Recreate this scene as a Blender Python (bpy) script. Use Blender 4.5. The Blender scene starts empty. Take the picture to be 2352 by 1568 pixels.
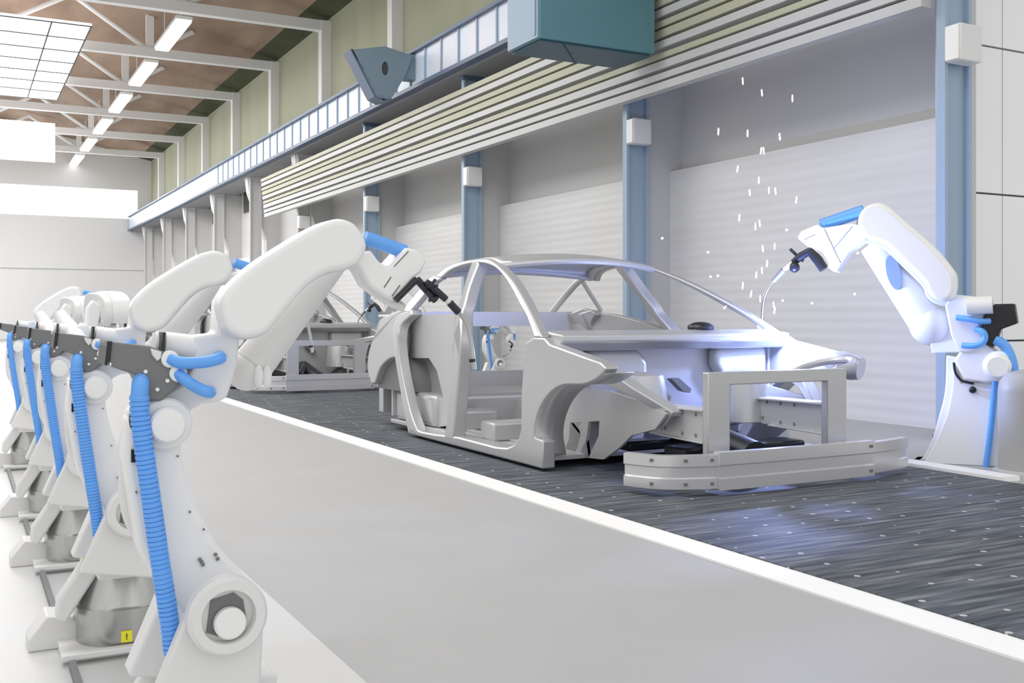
import bpy, bmesh, math, random
from mathutils import Vector, Matrix
random.seed(7)
COL = bpy.context.scene.collection
V = Vector
# ------------------------------------------------------------------ camera model (2352 x 1568 photo)
F, CX, HY, H = 2400.0, 1176.0, 725.0, 0.95
TH = math.atan(1273.0 / F)
S, C = math.sin(TH), math.cos(TH)
CAM = V((0, 0, H))

def ray(px, py):
    r, u = (px - CX) / F, -(py - HY) / F
    return V((r * C + S, -r * S + C, u))

def PP(px, py, p0, n):            # photo point -> world point on the plane through p0 with normal n
    d = ray(px, py); n = V(n)
    return CAM + d * ((V(p0) - CAM).dot(n) / d.dot(n))
def PXp(px, py, X): return PP(px, py, (X, 0, 0), (1, 0, 0))
def PYp(px, py, Y): return PP(px, py, (0, Y, 0), (0, 1, 0))

# ------------------------------------------------------------------ materials
MATS = {}
def mat(name, col, rough=0.5, metal=0.0, emit=0.0, noise=None, bump=None, spec=0.5):
    m = bpy.data.materials.new(name); m.use_nodes = True
    nt = m.node_tree; b = nt.nodes['Principled BSDF']
    b.inputs['Base Color'].default_value = (*col, 1)
    b.inputs['Roughness'].default_value = rough
    b.inputs['Metallic'].default_value = metal
    b.inputs['Specular IOR Level'].default_value = spec
    if emit:
        b.inputs['Emission Color'].default_value = (*col, 1)
        b.inputs['Emission Strength'].default_value = emit
    tc = nt.nodes.new('ShaderNodeTexCoord')
    if noise:
        sc, c2, stretch = noise
        mp = nt.nodes.new('ShaderNodeMapping'); mp.inputs['Scale'].default_value = stretch
        nz = nt.nodes.new('ShaderNodeTexNoise'); nz.inputs['Scale'].default_value = sc; nz.inputs['Detail'].default_value = 5
        rp = nt.nodes.new('ShaderNodeValToRGB')
        rp.color_ramp.elements[0].color = (*col, 1); rp.color_ramp.elements[1].color = (*c2, 1)
        rp.color_ramp.elements[0].position = .35; rp.color_ramp.elements[1].position = .65
        nt.links.new(tc.outputs['Object'], mp.inputs[0]); nt.links.new(mp.outputs[0], nz.inputs['Vector'])
        nt.links.new(nz.outputs['Fac'], rp.inputs[0]); nt.links.new(rp.outputs[0], b.inputs['Base Color'])
    if bump:
        axis, freq, strength = bump
        wv = nt.nodes.new('ShaderNodeTexWave'); wv.bands_direction = axis
        wv.inputs['Scale'].default_value = freq; wv.inputs['Distortion'].default_value = 0
        bp = nt.nodes.new('ShaderNodeBump'); bp.inputs['Strength'].default_value = strength; bp.inputs['Distance'].default_value = .01
        nt.links.new(tc.outputs['Object'], wv.inputs['Vector'])
        nt.links.new(wv.outputs['Fac'], bp.inputs['Height']); nt.links.new(bp.outputs[0], b.inputs['Normal'])
    MATS[name] = m
    return m

WHITE = mat('white_enamel', (.87, .87, .86), .38)
OFFW = mat('off_white_cast', (.77, .765, .755), .45)
STEEL = mat('car_steel', (.56, .56, .565), .32, .45)
STEEL2 = mat('car_steel_inner', (.60, .60, .605), .42, .25)
BRUSH = mat('brushed_steel', (.46, .46, .455), .26, 1.0, noise=(30, (.52, .52, .51), (1, 1, .05)))
ALU = mat('bumper_alloy', (.74, .73, .74), .24, .6)
DARKG = mat('gear_unit_grey', (.19, .19, .19), .5)
PEDG = mat('pedestal_grey', (.40, .40, .40), .5)
BLACK = mat('black_plastic', (.012, .013, .016), .38)
NAVY = mat('torch_black', (.02, .022, .03), .3)
BLUE = mat('hose_blue', (.14, .41, .93), .35)
YEL = mat('label_yellow', (.9, .83, .03), .5)
FLOOR = mat('floor_grey', (.42, .42, .42), .6, noise=(3, (.435, .435, .435), (1, 1, 1)))
FLOORW = mat('floor_white', (.62, .62, .615), .5)
STRIPE = mat('stripe_white', (.93, .93, .92), .5)
WALL = mat('wall_panel', (.68, .675, .67), .55, noise=(6, (.72, .715, .71), (1, .15, 1.5)), bump=('Z', 3.2, .25))
WALLUP = mat('wall_recess', (.64, .635, .63), .6)
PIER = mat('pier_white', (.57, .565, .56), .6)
OLIVE = mat('upper_wall_olive', (.40, .42, .29), .7, noise=(1.3, (.46, .46, .34), (1, 1, .15)))
ROOFM = mat('roof_boards', (.22, .145, .10), .8, noise=(1.1, (.36, .26, .19), (1, .25, 1)))
ROOFG = mat('roof_edge_olive', (.045, .05, .02), .8, noise=(1.5, (.07, .08, .035), (1, .3, 1)))
TRUSS = mat('truss_white', (.86, .86, .86), .5)
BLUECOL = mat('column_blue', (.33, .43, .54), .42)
BLUEDK = mat('column_blue_dark', (.10, .15, .22), .45)
BEAMW = mat('beam_panel', (.72, .73, .80), .4, noise=(1.6, (.62, .72, .82), (1, 1, .2)))
BEAMB = mat('beam_flange', (.12, .16, .24), .45)
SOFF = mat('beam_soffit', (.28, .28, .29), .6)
TEAL = mat('duct_teal', (.092, .215, .235), .4)
TEALD = mat('duct_tray_shade', (.022, .075, .10), .45)  # casing teal darkened: shade under the unit painted into the tray colour
TEALL = mat('duct_side_blue', (.22, .30, .38), .4)
BRKT = mat('bracket_slate', (.22, .30, .36), .45)
CONDW = mat('conduit_light', (.52, .52, .51), .45)
CONDO = mat('conduit_olive', (.44, .44, .33), .5)
GLASSD = mat('dark_glazing', (.05, .05, .045), .25)
PANELW = mat('facade_white', (.88, .88, .88), .35)
SEAM = mat('seam_dark', (.10, .10, .10), .6)
ENDW = mat('end_wall', (.80, .80, .80), .7)
LAMP = mat('lamp_tube', (1, 1, 1), .5, emit=2.2)
SKY = mat('skylight_glazing', (1, 1, 1), .5, emit=1.6)
ARC = mat('weld_arc', (.72, .82, 1), .5, emit=70)
SPARK = mat('spark', (1, .98, .96), .5, emit=6)

def conveyor_mat():
    m = bpy.data.materials.new('conveyor_slats'); m.use_nodes = True
    nt = m.node_tree; N = nt.nodes; L = nt.links; b = N['Principled BSDF']
    tc = N.new('ShaderNodeTexCoord')
    mp = N.new('ShaderNodeMapping'); mp.inputs['Scale'].default_value = (1.2, 14, 1)
    nz = N.new('ShaderNodeTexNoise'); nz.inputs['Scale'].default_value = 2.2; nz.inputs['Detail'].default_value = 4
    L.new(tc.outputs['Object'], mp.inputs[0]); L.new(mp.outputs[0], nz.inputs['Vector'])
    rp = N.new('ShaderNodeValToRGB')
    e = rp.color_ramp.elements
    e[0].position, e[0].color = .34, (.045, .053, .062, 1)
    e[1].position, e[1].color = .72, (.22, .235, .25, 1)
    x = e.new(.55); x.color = (.112, .124, .140, 1)
    L.new(nz.outputs['Fac'], rp.inputs[0])
    # bright stud heads on a staggered grid
    m2 = N.new('ShaderNodeMapping'); m2.inputs['Scale'].default_value = (5.6, 5.6, 0); m2.inputs['Rotation'].default_value = (0, 0, .18)
    vo = N.new('ShaderNodeTexVoronoi'); vo.inputs['Randomness'].default_value = .12; vo.inputs['Scale'].default_value = 1.0
    L.new(tc.outputs['Object'], m2.inputs[0]); L.new(m2.outputs[0], vo.inputs['Vector'])
    lt = N.new('ShaderNodeMath'); lt.operation = 'LESS_THAN'; lt.inputs[1].default_value = .07
    L.new(vo.outputs['Distance'], lt.inputs[0])
    mx = N.new('ShaderNodeMixRGB'); mx.inputs[2].default_value = (.52, .51, .52, 1)
    L.new(lt.outputs[0], mx.inputs[0]); L.new(rp.outputs[0], mx.inputs[1]); L.new(mx.outputs[0], b.inputs['Base Color'])
    b.inputs['Roughness'].default_value = .62; b.inputs['Specular IOR Level'].default_value = .25
    bp = N.new('ShaderNodeBump'); bp.inputs['Strength'].default_value = .5; bp.inputs['Distance'].default_value = .02
    L.new(nz.outputs['Fac'], bp.inputs['Height']); L.new(bp.outputs[0], b.inputs['Normal'])
    return m
CONV = conveyor_mat()

# ------------------------------------------------------------------ mesh helpers
def box(bm, lo, hi, slot=0):
    x0, y0, z0 = lo; x1, y1, z1 = hi
    v = [bm.verts.new(p) for p in ((x0,y0,z0),(x1,y0,z0),(x1,y1,z0),(x0,y1,z0),(x0,y0,z1),(x1,y0,z1),(x1,y1,z1),(x0,y1,z1))]
    for f in ((0,3,2,1),(4,5,6,7),(0,1,5,4),(1,2,6,5),(2,3,7,6),(3,0,4,7)):
        bm.faces.new([v[i] for i in f]).material_index = slot

def prism(bm, pts, off, slot=0):
    off = V(off); n = len(pts)
    a = [bm.verts.new(p) for p in pts]; b = [bm.verts.new(V(p) + off) for p in pts]
    fs = [bm.faces.new(a), bm.faces.new(b[::-1])]
    for i in range(n):
        j = (i + 1) % n
        fs.append(bm.faces.new((a[j], a[i], b[i], b[j])))
    for f in fs: f.material_index = slot
    bmesh.ops.recalc_face_normals(bm, faces=fs)

def plate(bm, outer, holes, off):   # flat sheet with cut-outs
    off = V(off); es = []; bnd = []
    for loop in [outer] + holes:
        v = [bm.verts.new(p) for p in loop]
        es += [bm.edges.new((v[i], v[(i + 1) % len(v)])) for i in range(len(v))]
    r = bmesh.ops.triangle_fill(bm, edges=es, use_beauty=True)
    fs = [g for g in r['geom'] if isinstance(g, bmesh.types.BMFace)]
    ex = bmesh.ops.extrude_face_region(bm, geom=fs, use_keep_orig=True)
    vs = [g for g in ex['geom'] if isinstance(g, bmesh.types.BMVert)]
    bmesh.ops.translate(bm, verts=vs, vec=off)
    bmesh.ops.recalc_face_normals(bm, faces=bm.faces[:])

def tube(bm, path, rad, seg=12, slot=0, cap=True):
    path = [V(p) for p in path]; n = len(path)
    if not isinstance(rad, (list, tuple)): rad = [rad] * n
    t0 = (path[1] - path[0]).normalized()
    ref = V((0, 0, 1)) if abs(t0.z) < .9 else V((1, 0, 0))
    u = t0.cross(ref).normalized(); rings = []
    for i, p in enumerate(path):
        t = (path[min(i + 1, n - 1)] - path[max(i - 1, 0)]).normalized()
        u = (u - t * u.dot(t)).normalized(); w = t.cross(u)
        rings.append([bm.verts.new(p + (u * math.cos(2 * math.pi * k / seg) + w * math.sin(2 * math.pi * k / seg)) * rad[i]) for k in range(seg)])
    for i in range(n - 1):
        for k in range(seg):
            l = (k + 1) % seg
            bm.faces.new((rings[i][k], rings[i][l], rings[i + 1][l], rings[i + 1][k])).material_index = slot
    if cap:
        bm.faces.new(rings[0][::-1]).material_index = slot; bm.faces.new(rings[-1]).material_index = slot

def cyl(bm, p, q, r, seg=24, r2=None, slot=0):
    tube(bm, [p, q], [r, r if r2 is None else r2], seg, slot)

def lathe(bm, c, prof, seg=40, slot=0):     # around Z
    tube(bm, [V(c) + V((0, 0, z)) for r, z in prof], [r for r, z in prof], seg, slot)

def lathe_axis(bm, c, ax, prof, seg=36, slot=0):
    ax = V(ax).normalized(); c = V(c)
    ref = V((0, 0, 1)) if abs(ax.z) < .9 else V((1, 0, 0))
    u = ax.cross(ref).normalized(); w = ax.cross(u); rings = []
    for r, h in prof:
        rings.append([bm.verts.new(c + ax * h + (u * math.cos(2*math.pi*k/seg) + w * math.sin(2*math.pi*k/seg)) * max(r, 1e-4)) for k in range(seg)])
    for i in range(len(rings) - 1):
        for k in range(seg):
            l = (k + 1) % seg
            bm.faces.new((rings[i][k], rings[i][l], rings[i+1][l], rings[i+1][k])).material_index = slot
    bm.faces.new(rings[0][::-1]).material_index = slot; bm.faces.new(rings[-1]).material_index = slot
    bmesh.ops.recalc_face_normals(bm, faces=bm.faces[:])

def ball(bm, c, r, sc=(1, 1, 1), seg=20):
    m = Matrix.Translation(c) @ Matrix.Diagonal((*sc, 1))
    bmesh.ops.create_uvsphere(bm, u_segments=seg, v_segments=seg // 2 + 2, radius=r, matrix=m)

def spline(pts, n=4, closed=False):         # Catmull-Rom through points (any dimension)
    P = [tuple(p) for p in pts]; m = len(P); out = []
    rng = m if closed else m - 1
    for i in range(rng):
        g = (lambda k: P[k % m]) if closed else (lambda k: P[max(0, min(m - 1, k))])
        a, b, c, d = g(i - 1), g(i), g(i + 1), g(i + 2)
        for s in range(n):
            t = s / n
            out.append(tuple(.5 * (2*b[k] + (c[k]-a[k])*t + (2*a[k]-5*b[k]+4*c[k]-d[k])*t*t + (3*b[k]-a[k]-3*c[k]+d[k])*t**3) for k in range(len(b))))
    if not closed: out.append(P[-1])
    return out

ORG = V((0, 0, 0))
def obj(name, bm, m, parent=None, bevel=0.0, seg=2, ang=32, smooth=True):
    if parent is not None:
        bmesh.ops.translate(bm, verts=bm.verts, vec=-ORG)
    me = bpy.data.meshes.new(name); bm.to_mesh(me); bm.free()
    for x in (m if isinstance(m, (list, tuple)) else [m]): me.materials.append(x)
    if smooth:
        me.polygons.foreach_set('use_smooth', [True] * len(me.polygons))
        me.set_sharp_from_angle(angle=math.radians(ang))
    o = bpy.data.objects.new(name, me); COL.objects.link(o)
    if parent is not None: o.parent = parent
    if bevel:
        b = o.modifiers.new('bevel', 'BEVEL'); b.width = bevel; b.segments = seg; b.limit_method = 'ANGLE'
        b.angle_limit = math.radians(40); b.harden_normals = False
    return o

def new(): return bmesh.new()
def tag(o, label, cat, group=None):
    o['label'] = label; o['category'] = cat
    if group: o['group'] = group
    return o
def thing(name, loc, label, cat, group=None):
    global ORG
    o = bpy.data.objects.new(name, None); COL.objects.link(o); o.empty_display_size = .1
    o.location = loc; ORG = V(loc)
    return tag(o, label, cat, group)
def struct(name, bm, m, **k):
    o = obj(name, bm, m, **k); o['kind'] = 'structure'; return o
def dup(root, loc, label, rz=None, scale=None):
    r = root.copy(); COL.objects.link(r); r.location = loc; r['label'] = label
    if rz is not None: r.rotation_euler = (0, 0, rz)
    if scale: r.scale = (scale,) * 3
    for ch in list(root.children):
        c = ch.copy(); COL.objects.link(c); c.parent = r
        for g in list(ch.children):
            d = g.copy(); COL.objects.link(d); d.parent = c
    return r

# ================================================================== SETTING
bm = new(); box(bm, (-14, -3, -.1), (9, 50, 0)); struct('floor', bm, FLOOR, smooth=False)
bm = new(); box(bm, (-14, -3, 0), (.93, 47, .006)); struct('floor_left', bm, FLOORW, smooth=False)
bm = new(); box(bm, (2.58, -3, 0), (2.74, 47, .007)); struct('trim_1', bm, STRIPE, smooth=False)
bm = new(); box(bm, (5.25, 3.95, 0), (5.41, 47, .03)); struct('trim_2', bm, STRIPE, smooth=False)
BAY, COL0 = 4.257, 5.47
# lower wall sheet, darker recess over it, and the olive upper wall
bm = new(); box(bm, (7.25, COL0 + .2, 0), (7.6, 47, 2.61)); struct('wall_right', bm, WALL, smooth=False)
bm = new(); box(bm, (7.42, COL0 + .2, 2.61), (7.6, 47, 4.7)); struct('wall_right_recess', bm, WALLUP, smooth=False)
bm = new(); box(bm, (7.36, 2, 4.7), (7.6, 47, 7.62)); struct('wall_right_upper', bm, OLIVE, smooth=False)
# piers behind the columns
for k in range(10):
    y = COL0 + BAY * k + .06; bm = new()
    if k < 4:
        x1 = 7.05 if k == 0 else 7.45
        prism(bm, [(6.9, y, 0), (x1, y, 0), (x1, y, 4.5), (6.9, y, 4.5)], (0, .26, 0))
    else:
        prism(bm, [(7.1, y, 0), (7.45, y, 0), (7.45, y, 4.5), (6.55, y, 4.5), (6.6, y, 4.1), (7.05, y, 2.9)], (0, .3, 0))
    struct('trim_%d' % (k + 3), bm, PIER, smooth=False)
# dark glazing strip below the crane beam, one pane band per bay
for k in range(9):
    y = COL0 + BAY * k; bm = new(); box(bm, (7.38, y + .7, 3.95), (7.43, y + BAY - .35, 4.62))
    w = struct('window_%d' % (k + 1), bm, GLASSD, smooth=False)
# facing facade beside the nearest column
bm = new()
xs, zs = [7.06, 7.40, 8.5, 9.6], [0, .75, 1.92, 3.09, 4.26, 5.4]
box(bm, (7.07, COL0 + .12, 0), (9.6, COL0 + .2, 5.4), 1)
for i in range(3):
    for j in range(5):
        box(bm, (xs[i] + .006, COL0 + .09, zs[j] + .008), (xs[i + 1] - .006, COL0 + .14, zs[j + 1] - .008))
struct('wall_front', bm, [PANELW, SEAM], smooth=False)
# end wall with its long window
bm = new()
for lo, hi in (((-14, 47, 0), (7.6, 47.3, 5.08)), ((-14, 47, 6.3), (7.6, 47.3, 10)), ((6.8, 47, 5.08), (7.6, 47.3, 6.3))): box(bm, lo, hi)
box(bm, (-14, 46.9, 2.9), (7.3, 47, 3.25))
struct('wall_back', bm, ENDW, smooth=False)
bm = new(); box(bm, (-14, 47.1, 5.08), (6.8, 47.2, 6.3)); struct('window_10', bm, SKY, smooth=False)
# roof underside
bm = new()
prism(bm, [(6.8, 2, 7.72), (-6, 2, 10.6), (-6, 2, 10.75), (6.8, 2, 7.87)], (0, 45, 0))
struct('ceiling', bm, ROOFM, smooth=False)
bm = new(); prism(bm, [(7.6, 2, 7.55), (6.8, 2, 7.72), (6.8, 2, 7.87), (7.6, 2, 7.7)], (0, 45, 0)); struct('ceiling_edge', bm, ROOFG, smooth=False)
# roof lights
bm = new(); box(bm, (-3, 24.2, 7.2), (2.56, 33.0, 7.26)); struct('window_11', bm, SKY, smooth=False)
bm = new()
for i in range(8): box(bm, (-3, 24.2 + 1.25 * i - .025, 7.185), (2.56, 24.2 + 1.25 * i + .025, 7.2))
for x in (2.53, 1.75, .2): box(bm, (x, 24.2, 7.185), (x + .03, 33.0, 7.2))
struct('trim_20', bm, SEAM, smooth=False)
bm = new(); box(bm, (-3, 35.2, 5.7), (2.66, 35.3, 6.9)); struct('window_12', bm, SKY, smooth=False)

# ================================================================== CONVEYOR
bm = new(); box(bm, (2.74, 1.0, 0), (5.25, 46.5, .012))
tag(obj('conveyor', bm, CONV, smooth=False), 'dark studded conveyor track running the length of the hall between white lines', 'conveyor')

# ================================================================== STRUCTURAL THINGS
ORD = ['nearest', 'second', 'third', 'fourth', 'fifth', 'sixth', 'seventh', 'eighth', 'ninth', 'tenth']
def ordn(k): return 'nearest' if k == 0 else ORD[k] + ' nearest'
def make_column(k):
    y = COL0 + BAY * k
    t = thing('steel_column', (6.75, y, 0), '', 'column', 'blue columns along the right wall')
    bm = new(); box(bm, (6.60, y - .02, 0), (6.635, y + .06, 4.5)); box(bm, (6.865, y - .02, 0), (6.9, y + .06, 4.5)); obj('flange', bm, BLUECOL, t)
    bm = new(); box(bm, (6.635, y + .02, 0), (6.865, y + .04, 4.5)); obj('web', bm, BLUECOL, t)
    bm = new(); box(bm, (6.58, y - .04, 4.44), (6.92, y + .08, 4.5)); box(bm, (6.58, y - .04, 0), (6.92, y + .08, .04)); obj('end_plate', bm, BLUEDK, t)
    return t
col0 = make_column(0)
jb_spots = []
for k in range(10):
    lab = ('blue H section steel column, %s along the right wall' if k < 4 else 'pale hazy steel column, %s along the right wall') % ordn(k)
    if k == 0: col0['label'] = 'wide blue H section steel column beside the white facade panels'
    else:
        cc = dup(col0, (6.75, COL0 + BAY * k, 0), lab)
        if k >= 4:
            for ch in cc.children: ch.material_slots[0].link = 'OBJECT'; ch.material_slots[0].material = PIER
def junction(k):
    y = COL0 + BAY * k
    t = thing('junction_box', (6.72, y - .02, 2.86), '', 'box', 'junction boxes on the columns')
    bm = new(); box(bm, (6.60, y - .16, 2.86), (6.84, y - .02, 3.14)); obj('case', bm, OFFW, t, bevel=.012)
    bm = new(); box(bm, (6.585, y - .15, 2.87), (6.60, y - .03, 3.13)); obj('cover', bm, WHITE, t, bevel=.004)
    return t
j0 = junction(0)
j0['label'] = 'white junction box high on the wide blue column beside the facade'
for k in range(1, 5): dup(j0, (6.72, COL0 + BAY * k - .02, 2.86), 'white junction box on the %s blue column' % ordn(k))

# crane runway beam
t = thing('crane_beam', (6.7, 2, 4.5), 'long pale box girder with blue stiffeners running above the columns', 'beam')
bm = new(); box(bm, (6.43, 2, 4.6), (6.47, 46.8, 5.12)); obj('web_panel', bm, BEAMW, t, smooth=False)
bm = new(); box(bm, (6.36, 2, 5.12), (7.1, 46.8, 5.17)); obj('top_flange', bm, BEAMB, t, smooth=False)
bm = new(); box(bm, (6.36, 2, 4.54), (6.5, 46.8, 4.6)); obj('bottom_flange', bm, BEAMB, t, smooth=False)
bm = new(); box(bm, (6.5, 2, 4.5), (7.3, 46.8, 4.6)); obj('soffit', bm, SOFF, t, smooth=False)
bm = new()
y = 5.2
while y < 30:
    box(bm, (6.405, y, 4.6), (6.43, y + .035, 5.12)); y += .61
o = obj('stiffener', bm, BLUECOL, t, smooth=False)

# roof trusses: post on the wall, bottom chord, hanger and diagonals
def make_truss(y):
    t = thing('roof_truss', (7.3, y, 5.17), '', 'truss', 'white roof trusses')
    bm = new(); box(bm, (7.14, y - .12, 5.17), (7.36, y + .12, 7.52)); obj('wall_post', bm, TRUSS, t, smooth=False)
    bm = new(); box(bm, (-8, y - .1, 7.30), (7.14, y + .1, 7.52)); obj('bottom_chord', bm, TRUSS, t, smooth=False)
    bm = new(); box(bm, (4.08, y - .06, 7.52), (4.26, y + .06, 8.33)); obj('hanger', bm, TRUSS, t, smooth=False)
    for a, b in (((4.1, 7.5), (2.4, 8.6)), ((4.25, 7.5), (5.2, 8.05)), ((.5, 7.5), (2.4, 8.6))):
        bm = new(); cyl(bm, (a[0], y, a[1]), (b[0], y, b[1]), .06, 10); obj('diagonal', bm, TRUSS, t)
    return t
TY = [18.35 + BAY * k for k in range(7)]
tr0 = make_truss(TY[0])
for k, y in enumerate(TY):
    lab = 'white roof truss with wall post, %s under the roof' % ordn(k)
    if k == 0: tr0['label'] = lab
    else: dup(tr0, (7.3, y, 5.17), lab)
# batten lamps
def make_lamp(y):
    t = thing('hanging_lamp', (4.25, y, 7.24), '', 'lamp', 'strip lamps under the trusses')
    bm = new(); box(bm, (4.08, y, 7.24), (4.42, y + 2.8, 7.31)); obj('housing', bm, WHITE, t, smooth=False)
    bm = new(); box(bm, (4.10, y + .02, 7.19), (4.40, y + 2.78, 7.24)); obj('diffuser', bm, LAMP, t, smooth=False)
    for yy in (y + .4, y + 2.4):
        bm = new(); cyl(bm, (4.25, yy, 7.3), (4.25, yy, 8.285), .012, 8); obj('suspension_rod', bm, TRUSS, t)
    return t
LY = [22.85 + BAY * k for k in range(6)]
l0 = make_lamp(LY[0])
for k, y in enumerate(LY):
    lab = 'long white strip lamp hung below the roof, %s in the row' % ordn(k)
    if k == 0: l0['label'] = lab
    else: dup(l0, (4.25, y, 7.24), lab)

# conduits in front of the columns
NC = 9
CN = ['lowest', 'second lowest', 'third lowest', 'fourth lowest', 'middle', 'fourth highest', 'third highest', 'second highest', 'topmost']
for k in range(NC):
    z = 3.30 + .104 * k; x = 6.46 - .010 * k
    bm = new(); box(bm, (x, 5.55, z), (x + .11, 24.8, z + (.080, .066, .082, .056, .074, .080, .062, .078, .070)[k]))
    tag(obj('conduit', bm, [CONDW, CONDW, CONDW, CONDO, CONDW, CONDO, CONDO, CONDW, CONDO][k], smooth=False),
        '%s of the pale flat conduits running along the blue columns' % CN[k], 'conduit', 'conduits along the right wall')

# teal heater unit hung from the beam
t = thing('heater_unit', (5.54, 9.07, 3.6), 'large teal box unit hanging high in front of the crane beam', 'heater')
bm = new(); box(bm, (4.94, 8.74, 3.62), (6.27, 9.40, 5.0)); obj('casing', bm, [TEAL], t, bevel=.01)
bm = new(); box(bm, (4.925, 8.76, 3.63), (4.94, 9.38, 4.98)); box(bm, (4.915, 8.80, 3.66), (4.925, 8.83, 4.95)); obj('side_panel', bm, TEALL, t)
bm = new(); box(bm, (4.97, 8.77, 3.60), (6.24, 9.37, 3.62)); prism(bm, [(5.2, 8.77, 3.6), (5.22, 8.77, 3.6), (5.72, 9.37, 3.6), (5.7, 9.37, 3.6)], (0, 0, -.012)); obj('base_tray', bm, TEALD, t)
bm = new(); box(bm, (6.23, 8.725, 3.62), (6.27, 8.74, 5.0)); obj('corner_strip', bm, TEAL, t)
for yy in (8.85, 9.25):
    bm = new(); box(bm, (6.27, yy, 4.7), (6.44, yy + .06, 4.78)); obj('hanger_arm', bm, BRKT, t)
# slate bracket plate on the beam
Yb = 15.35
t = thing('crane_bracket', (6.3, Yb, 4.5), 'slate grey tapered bracket plate with an oval hole fixed to the girder', 'bracket')
pl = lambda L: [PYp(a, b, Yb) for a, b in L]
bm = new()
hole = [(885 + 8 * math.cos(a * math.pi / 8), 157 + 16 * math.sin(a * math.pi / 8)) for a in range(16)]
plate(bm, pl([(808, 114), (884, 106), (948, 128), (930, 175), (906, 216), (898, 226), (882, 230), (864, 220)]), [pl(hole)], (0, .05, 0))
obj('face_plate', bm, BRKT, t, smooth=False)
bm = new(); prism(bm, pl([(804, 113), (810, 112), (868, 218), (900, 225), (899, 230), (880, 233), (860, 222)]), (0, .32, 0)); obj('edge_flange', bm, BEAMB, t, smooth=False)
bm = new(); prism(bm, [p + V((0, .05, 0)) for p in pl(hole)], (0, .06, 0)); obj('hole_backing', bm, SEAM, t)
bm = new(); p = PYp(925, 150, Yb); box(bm, (p.x, Yb + .05, 4.7), (6.43, Yb + .25, 5.1)); obj('mount', bm, BRKT, t)

# ================================================================== CAR BODY
CXc = 4.075
CAR0 = V((CXc, 6.5, 0))
def tumble(z): return .30 * max(0., min(1.2, (z - .80) / .56)) ** 1.15 if z > .8 else 0.
def sp(px, py, dx=0.):
    X = 3.1
    for _ in range(6):
        p = PXp(px, py, X + dx); X = 3.1 + tumble(p.z)
    p = PXp(px, py, X + dx); p.z = max(p.z, .03)
    return p
def sps(L, dx=0.): return [sp(a, b, dx) for a, b in L]
def mir(bm):
    for v_ in bm.verts: v_.co.x = 2 * CXc - v_.co.x
    bmesh.ops.reverse_faces(bm, faces=bm.faces[:])

car = thing('car_body', CAR0, 'bare silver car body without doors or bonnet being welded, nearest on the conveyor', 'car body', 'car bodies on the conveyor')
rail_o = spline([(1000, 634), (1025, 613), (1050, 602), (1086, 595), (1117, 593), (1135, 601), (1156, 620), (1177, 644), (1198, 679), (1215, 711), (1229, 742), (1243, 775)], 3)
rail_i = spline([(1225, 775), (1209, 730), (1192, 699), (1174, 664), (1156, 636), (1138, 616), (1114, 605), (1086, 604), (1055, 611), (1030, 622), (1010, 639)], 3)
shapes = {
 'roof_rail': (rail_o + rail_i, .07),
 'rear_pillar': (spline([(1000, 632), (984, 641), (960, 669), (922, 714)], 3) + spline([(940, 716), (970, 680), (994, 650), (1012, 640)], 3), .06),
 'centre_pillar': (spline([(1084, 600), (1070, 640), (1056, 690), (1046, 721), (1040, 800), (1030, 930), (1018, 1012)], 3) + spline([(1040, 1016), (1046, 930), (1053, 850), (1057, 760), (1059, 722), (1066, 700), (1078, 655), (1099, 601)], 3), .10),
 'rear_door_frame': (spline([(945, 711), (915, 721), (903, 742), (901, 780), (908, 833), (921, 911), (930, 960), (938, 1000)], 3) + spline([(965, 1002), (952, 976), (941, 945), (928, 890), (917, 830), (913, 790), (914, 762), (923, 742), (946, 722)], 3), .09),
 'sill': ([(940, 980), (953, 984), (966, 991), (1000, 997), (1030, 1000), (1050, 1003), (1138, 1026), (1163, 1028), (1180, 1021), (1191, 1004), (1196, 985), (1219, 985), (1222, 1086), (1120, 1065), (1015, 1033), (938, 1000)], .16),
 'quarter_panel': (spline([(930, 706), (873, 733), (861, 767), (847, 806), (844, 850), (853, 882)], 3) + spline([(860, 880), (872, 845), (892, 824), (910, 820)], 3) + [(905, 790), (903, 742), (915, 722), (942, 713)], .07),
 'front_fender': ([(1196, 990), (1197, 900), (1203, 810), (1208, 786), (1226, 774), (1250, 776), (1262, 790), (1330, 815), (1377, 832), (1391, 846)] + spline([(1383, 858), (1366, 872), (1338, 883), (1296, 884), (1268, 897), (1245, 925), (1230, 963), (1225, 1005)], 4) + [(1246, 1012), (1246, 1084), (1219, 1086), (1206, 1083), (1197, 1030)], .09),
}
for nm, (poly, th) in shapes.items():
    for side in (0, 1):
        if side and nm == 'rear_pillar': continue
        bm = new(); prism(bm, sps(poly), (th, 0, 0))
        if side: mir(bm)
        obj(nm, bm, STEEL, car, bevel=.012 if nm != 'front_fender' else .01, seg=2)
# wheel-arch returns, front and rear, both sides
for side in (0, 1):
    arch = sps(spline([(1383, 858), (1366, 872), (1338, 883), (1296, 884), (1268, 897), (1245, 925), (1230, 963), (1225, 1005), (1232, 1050)], 4))
    bm = new(); arch = [p + V((.01, 0, .004)) for p in arch]
    ra = [bm.verts.new(p) for p in arch]; rb = [bm.verts.new(p + V((.20, 0, 0))) for p in arch]
    for i in range(len(arch) - 1): bm.faces.new((ra[i], ra[i+1], rb[i+1], rb[i]))
    if side: mir(bm)
    oo = obj('wheel_arch', bm, STEEL, car, ang=60)
    so = oo.modifiers.new('s', 'SOLIDIFY'); so.thickness = .010; so.offset = 0
    bm = new(); c = sp(905, 880); pts = []
    for a in range(0, 13):
        ang = math.pi * a / 12; pts.append(V((3.16, 8.05 + .34 * math.cos(ang), .34 + .30 * math.sin(ang))))
    prism(bm, pts, (.26, 0, 0))
    if side: mir(bm)
    obj('rear_wheelhouse', bm, DARKG, car)
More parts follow.
